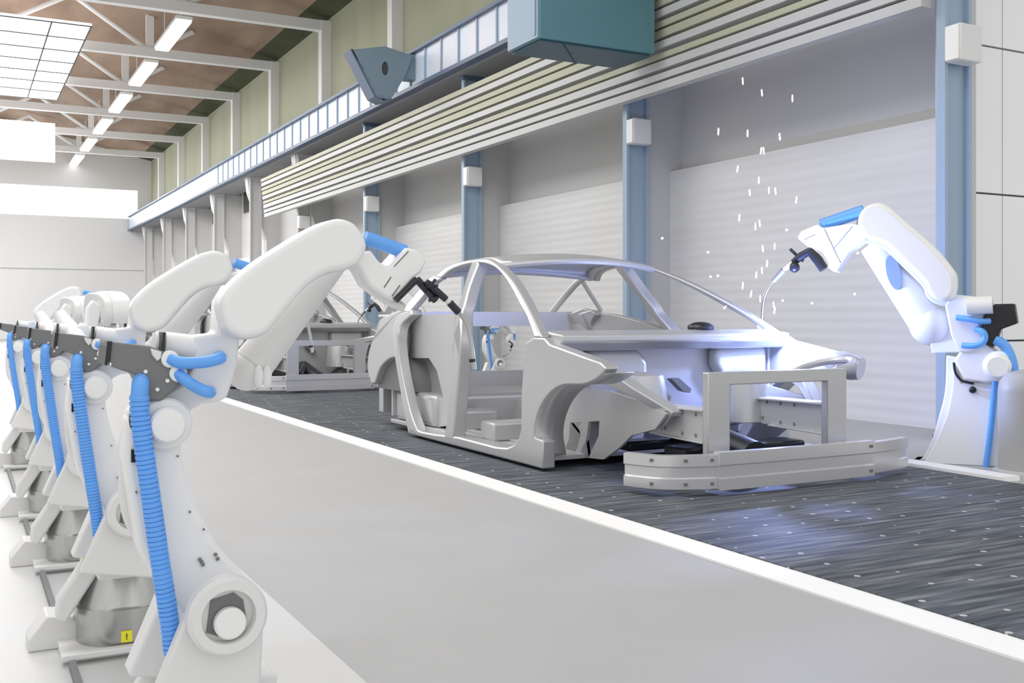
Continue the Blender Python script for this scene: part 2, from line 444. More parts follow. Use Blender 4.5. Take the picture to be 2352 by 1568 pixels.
# far-side door skins (closed lower body) on both rear; near side stays open
bm = new(); X1 = 2 * CXc - 3.1
dp = [(5.55, .12), (8.3, .12), (8.45, .55), (8.35, .93), (7.9, .985), (7.5, .965), (7.1, .91), (6.8, .85), (6.3, .80), (5.55, .80)]
prism(bm, [(X1 - .10, y, z) for y, z in dp], (.07, 0, 0)); obj('side_skin', bm, STEEL2, car, bevel=.01)
# roof skin, headers
def railpt(t):   # along near rail by fraction, top edge
    pts = sps(spline([(1010, 627), (1025, 613), (1050, 602), (1086, 595), (1117, 593), (1140, 605)], 4)); i = t * (len(pts) - 1); a = int(min(i, len(pts) - 2)); return pts[a].lerp(pts[a + 1], i - a)
bm = new(); NR, NX = 14, 14; grid = []
for i in range(NR + 1):
    p = railpt(i / NR); row = []
    for j in range(NX + 1):
        s = j / NX; x = p.x + .03 + (2 * (CXc - p.x) - .06) * s
        row.append(bm.verts.new((x, p.y - .10 * (1 - (2*s-1)**2) * (i / NR) + .10 * (1 - (2*s-1)**2) * (1 - i / NR), p.z - .012 + .045 * (1 - (2*s-1)**2))))
    grid.append(row)
for i in range(NR):
    for j in range(NX):
        bm.faces.new((grid[i][j], grid[i][j+1], grid[i+1][j+1], grid[i+1][j]))
ro = obj('roof_skin', bm, STEEL, car); ro.modifiers.new('s', 'SOLIDIFY').thickness = .015
for nm, fr, dz in (('front_header', 1., -.02), ('rear_header', 0., -.02)):
    p = railpt(fr); bm = new(); path = []
    for j in range(17):
        s = j / 16; b = 1 - (2*s-1)**2
        path.append(V((p.x + .03 + (2 * (CXc - p.x) - .06) * s, p.y + (-.10 if fr else .10) * b, p.z + dz + .045 * b)))
    tube(bm, path, .022, 8); obj(nm, bm, STEEL, car)
# far rear pillar raking back to the deck, and the quarter-light bar
bm = new(); tube(bm, spline([(4.77, 7.66, 1.285), (4.80, 7.85, 1.23), (4.90, 8.25, 1.10), (4.95, 8.52, .985)], 4), [.03] * 13, 10); obj('rear_pillar', bm, STEEL2, car)
bm = new(); a = V((2*CXc - 3.38, 7.72, 1.27)); b = V((2*CXc - 3.17, 7.72, .99)); cyl(bm, a, b, .02, 8); obj('quarter_light_bar', bm, STEEL2, car)
# rear bulkhead with opening, parcel shelf
bm = new(); Yb2 = 8.15
plate(bm, [(3.2, Yb2, .12), (4.95, Yb2, .12), (4.95, Yb2, .985), (3.2, Yb2, .985)], [[(3.75, Yb2, .47), (4.6, Yb2, .47), (4.6, Yb2, .86), (3.75, Yb2, .86)]], (0, .03, 0))
obj('rear_bulkhead', bm, STEEL2, car, smooth=False)
bm = new(); box(bm, (3.55, 8.12, .355), (3.80, 8.15, .45)); obj('bulkhead_recess', bm, DARKG, car)
bm = new(); box(bm, (3.2, 8.18, .93), (4.95, 8.5, .96)); obj('parcel_shelf', bm, STEEL, car, bevel=.01)
bm = new(); box(bm, (3.25, 8.18, .40), (4.9, 8.6, .43)); box(bm, (3.25, 8.5, .12), (4.9, 8.6, .40)); obj('boot_floor', bm, STEEL2, car)
# floor pan, tunnel, seat step, seat crossmembers
bm = new(); box(bm, (3.2, 5.55, .06), (4.95, 8.2, .09))
for i in range(7): box(bm, (3.35 + .2 * i, 5.7, .09), (3.41 + .2 * i, 7.3, .102))
obj('floor_pan', bm, STEEL2, car, bevel=.004)
bm = new(); prism(bm, [(3.88, 5.6, .09), (3.95, 5.6, .30), (4.2, 5.6, .30), (4.27, 5.6, .09)], (0, 1.9, 0)); obj('tunnel', bm, STEEL, car, bevel=.03, seg=3)
bm = new(); box(bm, (3.22, 7.35, .09), (4.93, 8.15, .34)); obj('seat_step', bm, STEEL, car, bevel=.04, seg=3)
bm = new(); box(bm, (3.22, 6.35, .09), (4.93, 6.55, .22)); obj('seat_crossmember', bm, STEEL, car, bevel=.02)
bm = new(); box(bm, (3.30, 7.05, .09), (3.62, 7.3, .24)); obj('seat_bracket', bm, STEEL, car, bevel=.02)
# inner side panel with cut-out behind the rear door opening
bm = new(); Xi = 3.26
q = lambda L: [PXp(a, b, Xi) for a, b in L]
plate(bm, q([(946, 722), (1046, 722), (1040, 800), (1036, 975), (985, 985), (955, 965), (925, 850), (920, 770)]), [q([(938, 822), (985, 822), (1003, 850), (1018, 912), (960, 915)])], (.03, 0, 0))
obj('inner_side_panel', bm, STEEL2, car, smooth=False)
bm = new(); prism(bm, [p + V((.10, 0, 0)) for p in q([(930, 800), (1010, 800), (1028, 930), (950, 930)])], (.02, 0, 0)); obj('inner_side_backing', bm, STEEL, car, smooth=False)
# scuttle beam, firewall, dash bulges
bm = new(); prism(bm, [(3.18, 5.36, .79), (3.18, 5.36, .835), (3.18, 5.60, .86), (3.18, 5.68, .80), (3.18, 5.60, .74), (3.18, 5.42, .735)], (1.79, 0, 0)); obj('scuttle_beam', bm, STEEL, car, bevel=.012)
bm = new(); prism(bm, [(3.47, 5.60, .10), (4.68, 5.60, .10), (4.68, 5.60, .60), (4.95, 5.60, .64), (4.95, 5.60, .80), (3.2, 5.60, .80), (3.2, 5.60, .64), (3.47, 5.60, .60)], (0, .03, 0)); obj('firewall', bm, STEEL2, car, smooth=False)
bm = new()
prism(bm, [(3.47, 5.60, .74), (3.47, 5.60, .28), (3.86, 5.60, .28), (3.92, 5.60, .34), (3.92, 5.60, .66), (3.84, 5.60, .74)], (0, -.09, 0))
obj('firewall_bulge', bm, STEEL2, car, bevel=.04, seg=4)
bm = new(); prism(bm, [(4.45, 5.60, .74), (4.45, 5.60, .62), (4.55, 5.60, .48), (4.90, 5.60, .48), (4.90, 5.60, .74)], (0, -.10, 0))
obj('firewall_bulge', bm, STEEL2, car, bevel=.04, seg=4)
bm = new(); prism(bm, [PYp(a, b, 5.5) for a, b in ((1543, 870), (1560, 868), (1588, 893), (1585, 902), (1570, 898))], (0, .06, 0)); obj('pedal_bracket', bm, DARKG, car)
bm = new(); ball(bm, (4.42, 5.62, .87), .09, (1, 1, .45)); obj('wiper_motor', bm, NAVY, car)
# shock towers
for side in (0, 1):
    bm = new(); lathe(bm, (3.68, 5.25, .28), [(.17, 0), (.15, .22), (.13, .31), (.08, .33), (.08, .31)], 24)
    if side: mir(bm)
    obj('shock_tower', bm, STEEL, car)
# wheelhouse apron with two slots (both sides)
for side in (0, 1):
    bm = new(); Xa = 3.46
    q = lambda L: [V((p.x, p.y, max(p.z, .035))) for p in (PXp(a, b, Xa) for a, b in L)]
    plate(bm, q([(1262, 905), (1330, 890), (1400, 898), (1470, 922), (1530, 950), (1505, 985), (1450, 1000), (1420, 1030), (1385, 1055), (1250, 1062), (1246, 985)]),
          [q([(1310, 970), (1336, 968), (1334, 1000), (1318, 1052), (1288, 1054), (1306, 1012)]), q([(1352, 968), (1377, 966), (1375, 1000), (1352, 1050), (1326, 1052), (1346, 1010)])], (.02, 0, 0))
    if side: mir(bm)
    obj('wheelhouse_apron', bm, STEEL2, car, smooth=False)
    # slanted upper apron rail and lower chassis rail
    bm = new(); a = [PXp(1350, 868, 3.3), PXp(1395, 852, 3.3), PXp(1450, 890, 3.38), PXp(1545, 946, 3.5), PXp(1538, 958, 3.5), PXp(1440, 905, 3.38)]
    prism(bm, a, (.10, 0, .0))
    if side: mir(bm)
    obj('apron_rail', bm, STEEL, car, bevel=.008)
    bm = new(); prism(bm, [(3.575, 4.51, .265), (3.575, 4.51, .43), (3.575, 4.9, .435), (3.575, 5.3, .42), (3.575, 5.62, .34), (3.575, 5.62, .18), (3.575, 5.3, .26), (3.575, 4.95, .275)], (.10, 0, 0))
    prism(bm, [(3.555, 4.51, .43), (3.70, 4.51, .43), (3.70, 5.3, .42), (3.555, 5.3, .42)], (0, 0, .012)); prism(bm, [(3.555, 4.51, .255), (3.70, 4.51, .255), (3.70, 5.0, .265), (3.555, 5.0, .265)], (0, 0, .010))
    for yy, zz in ((4.58, .40), (4.70, .40), (4.82, .40), (4.96, .40), (4.58, .285), (4.70, .285), (4.86, .30)):
        box(bm, (3.571, yy, zz), (3.575, yy + .016, zz + .02), 1); box(bm, (3.675, yy + .2, zz), (3.679, yy + .216, zz + .02), 1)
    if side: mir(bm)
    obj('chassis_rail', bm, [STEEL2, DARKG], car, bevel=.006)
    bm = new(); prism(bm, [PXp(a, b, 3.49) for a, b in ((1480, 930), (1545, 948), (1516, 988))], (.012, 0, 0))
    if side: mir(bm)
    obj('gusset', bm, STEEL, car, smooth=False)
# subframe under the engine bay
bm = new(); box(bm, (3.62, 4.75, .14), (4.53, 4.95, .2)); box(bm, (3.62, 5.3, .12), (4.53, 5.45, .18)); obj('subframe', bm, NAVY, car, bevel=.015)
bm = new(); cyl(bm, (3.75, 4.6, .2), (4.0, 5.2, .30), .045, 14); cyl(bm, (4.0, 4.6, .14), (4.0, 5.3, .26), .10, 18); obj('steering_rack', bm, NAVY, car)
# radiator frame and bumper
bm = new(); Yr = 4.45
plate(bm, [(3.55, Yr, .17), (3.70, Yr, .17), (3.70, Yr, .575), (4.41, Yr, .575), (4.41, Yr, .17), (4.56, Yr, .17), (4.56, Yr, .645), (3.55, Yr, .645)], [], (0, .05, 0))
obj('radiator_frame', bm, STEEL, car, bevel=.006)
bm = new(); box(bm, (3.6, 4.34, .10), (3.66, 4.5, .22)); obj('bumper_stay', bm, STEEL2, car)
bm = new(); box(bm, (4.46, 4.34, .10), (4.52, 4.5, .22)); obj('bumper_stay', bm, STEEL2, car)
def bumper_piece(path, z0, z1, rivets):
    bm = new(); h = z1 - z0
    prof = [(0, 0), (0, .30), (.012, .34), (.012, .63), (0, .67), (0, 1), (.05, 1), (.05, 0)]   # (inward, height)
    rows = []
    for i, p in enumerate(path):
        a, b = path[max(i - 1, 0)], path[min(i + 1, len(path) - 1)]
        t_ = V((b[0] - a[0], b[1] - a[1], 0)).normalized(); n_ = V((-t_.y, t_.x, 0))
        rows.append([bm.verts.new(V((p[0], p[1], 0)) + n_ * d + V((0, 0, z0 + h * k))) for d, k in prof])
    m_ = len(prof)
    for i in range(len(rows) - 1):
        for k in range(m_):
            bm.faces.new((rows[i][k], rows[i][(k+1) % m_], rows[i+1][(k+1) % m_], rows[i+1][k]))
    bm.faces.new(rows[0]); bm.faces.new(rows[-1][::-1])
    bmesh.ops.recalc_face_normals(bm, faces=bm.faces[:])
    for x, y, k in rivets: box(bm, (x - .009, y - .004, z0 + h * k - .008), (x + .009, y + .01, z0 + h * k + .008), 1)
    return bm
LP = spline([(3.12, 4.62), (3.2, 4.45), (3.33, 4.36), (3.50, 4.31)], 5)
obj('bumper_corner', bumper_piece(LP, .05, .225, [(3.19, 4.46, .85), (3.33, 4.355, .85), (3.47, 4.317, .85), (3.19, 4.46, .15), (3.33, 4.355, .15), (3.47, 4.317, .15)]), [ALU, DARKG], car)
obj('bumper_beam', bumper_piece([(3.50, 4.295), (3.8, 4.285), (4.3, 4.285), (4.62, 4.295)], .04, .238, [(4.59, 4.29, .85), (4.59, 4.29, .15)]), [ALU, DARKG], car)
RPp = spline([(4.62, 4.31), (4.80, 4.345), (4.92, 4.375), (5.02, 4.41)], 5)
obj('bumper_corner', bumper_piece(RPp, .05, .225, []), [ALU, DARKG], car)
# far fender end and lamp ring
bm = new(); tube(bm, [V((4.93, 4.98, .66)), V((4.93, 4.86, .645)), V((4.95, 4.78, .63)), V((4.97, 4.73, .62))], [.05, .085, .085, .07], 18); obj('fender_nose', bm, STEEL, car)
bm = new(); rp_ = [V((4.62 + .22 * math.cos(a * math.pi / 12), 4.72 + .16 * math.sin(a * math.pi / 12), .63 + .05 * math.cos(a * math.pi / 12))) for a in range(25)]
tube(bm, rp_, .022, 8); obj('lamp_ring', bm, STEEL, car)

CARS = {1: 'bare silver car body behind the first one, its front end beside the left robots',
        2: 'bare silver car body third along the conveyor, partly hidden by robot arms',
        3: 'pale bare car body farthest along the conveyor near the end wall'}
for k, lab in CARS.items(): dup(car, CAR0 + V((0, 8.1 * k, 0)), lab)

# ================================================================== LEFT ROBOTS
R1 = V((.42, 2.13, 0))
rob = thing('welding_robot', R1, 'large foreground white welding robot with ribbed blue hose, nearest of the left row', 'robot', 'welding robots in the left row')
YA = 1.93
def q1(L, y=YA): return [PYp(a, b, y) for a, b in L]
def rpx(px, y=YA): return px * 2.0 / 2400
# base: plate, foot, yoke, turret (measured on the second robot, one pitch further)
D2 = V((.42, 3.20, 0)) - R1
def q2(L, y): return [PYp(a, b, y) - D2 for a, b in L]
bm = new(); box(bm, (.25, R1.y - .13, .006), (.58, R1.y + .16, .03)); obj('base_plate', bm, OFFW, rob, bevel=.004)
bm = new(); box(bm, (.245, R1.y - .16, .02), (.50, R1.y - .13, .038)); obj('front_bar', bm, OFFW, rob, bevel=.004)
bm = new()
f = q2([(65, 1503), (65, 1472), (108, 1416), (180, 1416), (182, 1500)], 3.22)
for p in f: p.z = max(p.z, .006)
prism(bm, f, (0, .12, 0)); obj('foot', bm, OFFW, rob, bevel=.004)
bm = new(); prism(bm, q2([(218, 1251), (244, 1251), (262, 1262), (172, 1400), (152, 1432), (128, 1424), (132, 1380)], 3.12), (0, .06, 0)); obj('yoke', bm, OFFW, rob, bevel=.008)
bm = new(); lathe(bm, (R1.x, R1.y, 0), [(.124, .03), (.124, .088), (.132, .09), (.132, .132), (.128, .136), (.126, .14), (.098, .245), (.07, .25)], 48); tu = obj('turret', bm, BRUSH, rob)
bm = new(); a0 = math.radians(-92)
lc = R1 + V((.1245 * math.cos(a0), .1245 * math.sin(a0), .058)); n_ = V((math.cos(a0), math.sin(a0), 0)); s_ = V((-n_.y, n_.x, 0)); zz = V((0, 0, 1))
def decal(bm, c, s, z, n, w, h, th, slot): prism(bm, [c - s*w - z*h, c + s*w - z*h, c + s*w + z*h, c - s*w + z*h], n * th, slot)
decal(bm, lc, s_, zz, n_, .0145, .0155, .004, 0); decal(bm, lc + n_*.004 + zz*.002, s_, zz, n_, .0012, .006, .001, 1); decal(bm, lc + n_*.004 - zz*.0075, s_, zz, n_, .0012, .0014, .001, 1)
obj('warning_label', bm, [YEL, BLACK], tu, smooth=False)
# shoulder casting: two cheeks carrying the arm
bm = new(); cheek = q1([(433, 1403), (595, 1404), (608, 1413), (596, 1640), (335, 1640)], 1.82); prism(bm, cheek, (0, .03, 0)); obj('shoulder_cheek', bm, OFFW, rob, bevel=.006)
bm = new(); prism(bm, [p + V((0, .20, 0)) for p in cheek], (0, .07, 0)); obj('shoulder_cheek', bm, OFFW, rob, bevel=.006)
bm = new(); prism(bm, [(.33, 1.90, .245), (.33, 2.02, .245), (.52, 2.02, .245), (.52, 1.90, .245)], (0, 0, .045)); obj('shoulder_deck', bm, OFFW, rob, bevel=.004)
# pivot ring with the motor inside
pc = PYp(515, 1405, 1.82)
bm = new(); lathe_axis(bm, pc, (0, -1, 0), [(.062, 0), (.067, .006), (.067, .03), (.061, .038), (.046, .038), (.044, .016)], 44); rg = obj('pivot_ring', bm, OFFW, rob)
bm = new(); c2 = pc + V((.0, -.018, 0))
prism(bm, [c2 + V((x, 0, z)) for x, z in ((-.034, -.026), (-.027, .028), (.012, .036), (.028, .022), (.034, -.012), (.026, -.034), (-.012, -.036))], (0, .008, 0)); obj('motor_recess', bm, DARKG, rg, smooth=False)
bm = new(); cm = PYp(526, 1428, 1.80); lathe_axis(bm, cm, (0, -1, 0), [(.027, 0), (.027, .012), (.024, .015)], 30); obj('motor_cap', bm, WHITE, rg)
# lower arm
armL = spline([(300, 945), (292, 1000), (288, 1060), (300, 1150), (318, 1248), (345, 1310), (385, 1370), (440, 1440)], 3)
armR = spline([(600, 1440), (603, 1375), (560, 1318), (500, 1250), (448, 1155), (424, 1070), (416, 1000), (425, 955), (400, 925), (345, 920)], 3)
bm = new(); prism(bm, q1(armL + armR, 1.905), (0, .085, 0)); la = obj('lower_arm', bm, WHITE, rob, bevel=.012, seg=3)
bm = new(); prism(bm, q1(spline([(290, 985), (278, 1050), (285, 1180), (310, 1240), (330, 1255), (330, 1100), (318, 985)], 3, True), 1.96), (0, .05, 0)); obj('arm_web', bm, OFFW, rob, bevel=.006)
for px, py in ((459, 1284), (463, 1290), (466, 1296), (495, 1273), (500, 1283), (408, 1047), (468, 1215), (436, 1175), (313, 1130)):
    bm = new(); c = PYp(px, py, 1.903); w_ = .0026 if px > 455 and py > 1250 else .0015
    box(bm, (c.x - w_, 1.9, c.z - w_), (c.x + w_, 1.9045, c.z + w_)); obj('screw_mark', bm, DARKG, la, smooth=False)
bm = new(); c = PYp(318, 1047, 1.90); cyl(bm, c + V((-.010, 0, .003)), c + V((.014, 0, .003)), .006, 10); box(bm, c + V((-.012, -.004, -.01)), c + V((-.004, .004, .012))); obj('cable_clip', bm, [BLACK], la)
# elbow joint: ring and cap
pe = PYp(378, 972, 1.905)
bm = new(); lathe_axis(bm, pe, (0, -1, 0), [(.046, 0), (.046, .010), (.042, .014)], 36); obj('elbow_ring', bm, WHITE, rob)
bm = new(); lathe_axis(bm, pe + V((0, -.014, 0)), (0, -1, 0), [(.031, 0), (.031, .02), (.027, .025), (.01, .027)], 36); obj('elbow_cap', bm, WHITE, rob)
# elbow housing and plate
hs = [(330, 965), (335, 925), (417, 882), (446, 846), (447, 771), (500, 765), (505, 690), (530, 650), (570, 690), (552, 768), (546, 834), (530, 890), (521, 914), (500, 924), (466, 927), (442, 940), (425, 962), (418, 1000), (360, 1000)]
bm = new(); prism(bm, q1(hs, 1.925), (0, .075, 0)); eh = obj('elbow_housing', bm, WHITE, rob, bevel=.006)
gp = [(245, 783), (345, 795), (392, 813), (446, 846), (417, 880), (370, 921), (341, 919), (315, 862), (245, 838)]
bm = new(); prism(bm, q1(gp, 1.885), (0, .10, 0)); gu = obj('gear_unit', bm, DARKG, rob, bevel=.003)
bm = new()
for px, py in ((334, 853), (384, 874), (361, 894), (251, 836)):
    c = PYp(px, py, 1.885); cyl(bm, c, c + V((0, -.003, 0)), .0035, 10)
obj('bolt', bm, WHITE, gu)
bm = new(); prism(bm, q1([(240, 838), (247, 783), (258, 784), (252, 840)], 1.882), (0, .106, 0)); obj('gear_flange', bm, BLACK, rob)
bm = new(); a = PYp(352, 790, 1.95); b = PYp(378, 793, 1.95); c = PYp(450, 801, 1.95)
d_ = (c - a).normalized()
lathe_axis(bm, a, d_, [(.020, 0), (.023, .002), (.023, .010), (.020, .011), (.020, .016), (.025, .018), (.025, (c - a).length)], 32); obj('motor', bm, WHITE, rob)
bm = new(); prism(bm, q1([(366, 846), (374, 763), (381, 763), (374, 848)], 1.90), (0, .05, 0)); obj('motor_flange', bm, BLACK, rob)
bm = new(); prism(bm, q1([(346, 800), (372, 808), (370, 822), (362, 830), (350, 815)], 1.878), (0, .02, 0)); obj('motor_clamp', bm, OFFW, rob, bevel=.002)
# short blue hoses with white sockets
for pth in ([(393, 825), (420, 833), (470, 831), (505, 823), (519, 820)], [(412, 858), (428, 874), (455, 891), (480, 901), (497, 903)]):
    bm = new(); P_ = [PYp(a, b, 1.872) for a, b in pth]; P_[0].y += .012; P_[-1].y += .05
    tube(bm, spline(P_, 5), .0105, 14); hz = obj('link_hose', bm, BLUE, rob)
    bm = new(); lathe_axis(bm, P_[0], (0, -1, 0), [(.015, -.012), (.015, .004), (.0115, .006)], 20); obj('hose_socket', bm, WHITE, hz)
# long ribbed hose down the arm
hp = [PYp(a, b, 1.872) for a, b in ((330, 868), (322, 886), (320, 925), (325, 985), (338, 1080), (352, 1180), (368, 1290), (384, 1390), (392, 1450), (398, 1500))]
hp[0].y += .03
sm = [V(p) for p in spline(hp, 40)]; path, rad, acc, nxt = [], [], 0., 0
pitch = ((0., .0165), (.70, .0165), (.78, .0142), (.92, .0142))
for i in range(1, len(sm)):
    acc += (sm[i] - sm[i - 1]).length
    if acc < .052:
        if i % 8 == 0: path.append(sm[i]); rad.append(min(.0145, .006 + acc * .5))
    else:
        k, fr = divmod(nxt, 4)
        while acc - .052 >= k * .0083 + pitch[fr][0] * .0083:
            path.append(sm[i]); rad.append(pitch[fr][1]); nxt += 1; k, fr = divmod(nxt, 4)
bm = new(); tube(bm, path, rad, 16); obj('ribbed_hose', bm, BLUE, rob, ang=25)
bm = new(); tube(bm, spline([PYp(a, b, 1.885) for a, b in ((312, 905), (301, 950), (303, 980), (318, 1008))], 5), .003, 8); obj('thin_cable', bm, BLACK, rob)
# forearm: broad rounded cover in front, tapered tube behind
cap = spline([(509, 710), (521, 752), (545, 771), (572, 776), (605, 768), (630, 748), (700, 664), (750, 628), (791, 619), (826, 603), (844, 569), (837, 541), (816, 513), (788, 502), (760, 505), (724, 520), (668, 552), (588, 604), (539, 648), (514, 681)], 4, True)
bm = new(); prism(bm, q1(cap, 1.845), (0, .07, 0)); obj('forearm_cover', bm, WHITE, rob, bevel=.012, seg=4)
bm = new(); prism(bm, q1([(507 + (a - 507) * 1.0 - 5, b + 4) for a, b in cap], 1.912), (0, .03, 0)); obj('forearm_body', bm, OFFW, rob, bevel=.006)
bm = new(); A = PYp(770, 600, 2.03); B = PYp(580, 838, 2.03)
tube(bm, [A.lerp(B, i / 8) for i in range(9)], [.026 + .014 * i / 8 for i in range(9)], 24); ball(bm, PYp(568, 850, 2.03), .040); obj('forearm_tube', bm, OFFW, rob)
bm = new()
for px in (594, 613): ball(bm, PYp(px, 864, 1.99), .022, (.42, .5, 1))
obj('tube_roller', bm, WHITE, rob)
# wrist
wp = [(826, 585), (851, 573), (872, 601), (893, 613), (905, 600), (934, 568), (960, 574), (982, 598), (968, 625), (950, 640), (925, 670), (905, 693), (878, 676), (850, 655), (832, 622), (815, 600)]
bm = new(); prism(bm, q1(wp, 1.875), (0, .07, 0)); wr = obj('wrist', bm, WHITE, rob, bevel=.005)
bm = new()
for a, b in (((882, 660), (898, 636)), ((900, 680), (918, 655)), ((908, 688), (928, 662))):
    p, r = PYp(*a, 1.875), PYp(*b, 1.875); tube(bm, [p, r], .0014, 6)
for a, b in (((905, 612), (938, 577)),):
    p, r = PYp(*a, 1.875), PYp(*b, 1.875); tube(bm, [p, r], .0012, 6)
obj('wrist_groove', bm, DARKG, wr)
bm = new(); a, b = PYp(838, 546, 1.90), PYp(930, 578, 1.90); cyl(bm, a, b, .0135, 18); obj('wrist_hose', bm, BLUE, rob)
bm = new(); tube(bm, spline([PYp(x, y, 1.90) for x, y in ((826, 605), (838, 640), (860, 668), (890, 692), (928, 708))], 5), .0075, 10); obj('torch_cable', bm, OFFW, rob)
# torch
bm = new()
for a, b, r in (((908, 690), (957, 641), .0065), ((957, 641), (1001, 690), .0075)):
    tube(bm, [PYp(*a, 1.87), PYp(*b, 1.87)], r, 10)
for a, b in (((980, 668), (995, 690)), ((985, 690), (1004, 684))): tube(bm, [PYp(*a, 1.86), PYp(*b, 1.86)], .0035, 8)
obj('torch_bracket', bm, NAVY, rob)
tp = [PYp(*p, 1.862) for p in ((978, 645), (985, 653), (1024, 687), (1027, 690), (1032, 694), (1053, 717))]
bm = new(); tube(bm, tp[:3], [.005, .0078, .0068], 14); tube(bm, tp[4:], [.0075, .0075], 14); tb = obj('torch_body', bm, NAVY, rob)
bm = new(); tube(bm, tp[2:5], .0058, 12); obj('torch_collar', bm, OFFW, tb)
bm = new(); tube(bm, [PYp(988, 655, 1.852), PYp(1006, 656, 1.852)], .0022, 6); tube(bm, [PYp(1000, 641, 1.852), PYp(985, 660, 1.852)], .003, 6); obj('torch_lever', bm, NAVY, tb)
bm = new(); tube(bm, spline([PYp(*p, 1.862) for p in ((1052, 716), (1064, 730), (1075, 750), (1082, 788), (1086, 820), (1089, 848))], 4), .0045, 12); nk = obj('torch_neck', bm, BRUSH, rob)
bm = new(); cyl(bm, PYp(1084, 824, 1.862), PYp(1085, 831, 1.862), .0065, 12); obj('neck_ring', bm, BLACK, nk)

FORE = {'forearm_cover', 'forearm_body', 'forearm_tube', 'tube_roller', 'wrist', 'wrist_hose', 'torch_cable', 'torch_bracket', 'torch_body', 'torch_neck'}
def swing(r, deg, yaw=0):               # pitch and turn the forearm of a copied robot about its rear joint
    p = PYp(575, 705, 1.93) - R1
    M = Matrix.Translation(p) @ Matrix.Rotation(math.radians(yaw), 4, 'Z') @ Matrix.Rotation(math.radians(deg), 4, 'Y') @ Matrix.Translation(-p)
    for ch in r.children:
        if ch.name.split('.')[0] in FORE: ch.matrix_local = M
RL = [(3.20, 'white welding robot second in the left row, its forearm cover behind the nearest one', 0),
      (4.32, 'white welding robot third in the left row, forearm turned away along the row', 30),
      (5.42, 'white welding robot fourth in the left row, forearm turned away along the row', 30),
      (7.20, 'hazy white welding robot fifth and last in the left row, forearm raised', 0)]
for y, lab, dg in RL:
    r_ = dup(rob, (R1.x, y, 0), lab)
    if dg: swing(r_, dg, 98)
# floor conduit linking the robots
YS = [2.13] + [r[0] for r in RL]
for k in range(4):
    bm = new(); a, b = YS[k] + .10, YS[k + 1] - .18
    box(bm, (.262, a + .26, .006), (.278, b, .03))
    tag(obj('floor_duct', bm, DARKG, smooth=False), 'thin dark duct on the white floor between the %s and %s left robots' % (ORD[k], ORD[k + 1]), 'duct', 'floor ducts between left robots')

# ================================================================== RIGHT ROBOT
B0 = V((5.75, 4.50, 0)); W = V((5.0, 5.67, 0))
u = (W - B0).normalized(); nn = V((u.y, -u.x, 0)); nn = nn if nn.dot(V((S, C, 0))) < 0 else -nn     # nn faces the camera
rr = thing('welding_robot', B0, 'large white welding robot across the conveyor, its torch striking the blue arc', 'robot', 'welding robots on the far side')
def rp(px, py, off=0.): return PP(px, py, B0 + nn * off, nn)
def rps(L, off=0.): return [rp(a, b, off) for a, b in L]
def slab(name, L, off, th, m, bev=.01, par=None, sm=0, seg=2):
    bm = new(); P_ = rps(spline(L, sm, True) if sm else L, off)
    for p in P_: p.z = max(p.z, 0)
    prism(bm, P_, -nn * th); return obj(name, bm, m, par or rr, bevel=bev, seg=seg)
slab('lower_arm', spline([(2190, 835), (2186, 897), (2173, 957), (2150, 1011), (2118, 1072)], 4) + [(2118, 1140), (2300, 1140), (2306, 1000), (2300, 862), (2262, 878), (2208, 880)], .06, .26, WHITE, .02)
slab('base_flare', spline([(2173, 815), (2170, 897), (2156, 957), (2136, 1020), (2100, 1085)], 4) + [(2100, 1120), (2200, 1120), (2200, 820)], -.06, .16, OFFW, .02)
slab('elbow_link', [(2190, 828), (2206, 805), (2230, 790), (2262, 782), (2300, 812), (2318, 850), (2292, 878), (2262, 880), (2215, 872)], .10, .18, WHITE, .015)
bm = new(); c = rp(2296, 840, .10); lathe_axis(bm, c, nn, [(.095, 0), (.095, .05), (.08, .06), (.075, .06), (.075, .12), (.06, .14)], 32); obj('elbow_cap', bm, WHITE, rr)
bm = new(); tube(bm, spline(rps([(2191, 832), (2195, 856), (2210, 874), (2236, 880)], .075), 5), .008, 8); obj('thin_cable', bm, BLACK, rr)
bm = new(); ball(bm, rp(2234, 895, .075), .022); obj('plug', bm, BLACK, rr)
slab('side_housing', [(2132, 758), (2196, 752), (2206, 809), (2140, 812)], -.05, .12, OFFW, .01)
slab('elbow_housing', [(2170, 700), (2192, 676), (2276, 684), (2282, 700), (2264, 722), (2252, 746), (2262, 785), (2226, 811), (2202, 809), (2184, 770)], .12, .16, WHITE, .012)
bm = new(); cyl(bm, rp(2222, 702, .17), rp(2280, 700, .17), .055, 24); obj('motor', bm, WHITE, rr)
slab('gear_unit', [(2284, 698), (2330, 697), (2337, 742), (2298, 756), (2292, 775), (2280, 799), (2262, 790), (2250, 748), (2262, 724)], .15, .14, BLACK, .008)
for pth in ([(2197, 729), (2228, 733), (2255, 738), (2273, 737)], [(2241, 755), (2258, 762), (2263, 775), (2256, 788), (2238, 794), (2210, 793)]):
    bm = new(); P_ = rps(pth, .17); P_[0] -= nn * .02; P_[-1] -= nn * .02
    tube(bm, spline(P_, 5), .019, 14); obj('link_hose', bm, BLUE, rr)
bm = new(); tube(bm, spline(rps([(2285, 780), (2306, 792), (2320, 818), (2327, 850), (2322, 880)], .13), 5), .032, 14); obj('elbow_hose', bm, BLUE, rr)
bm = new(); tube(bm, spline(rps([(2286, 872), (2281, 930), (2274, 1000), (2266, 1060), (2262, 1092)], .085), 4), .019, 14); obj('riser_hose', bm, BLUE, rr)
cap2 = spline([(2011, 465), (1983, 476), (1969, 503), (1974, 528), (1992, 549), (2031, 562), (2075, 603), (2120, 648), (2130, 672), (2150, 688), (2174, 692), (2192, 676), (2196, 640), (2185, 615), (2142, 564), (2069, 500), (2037, 472)], 4, True)
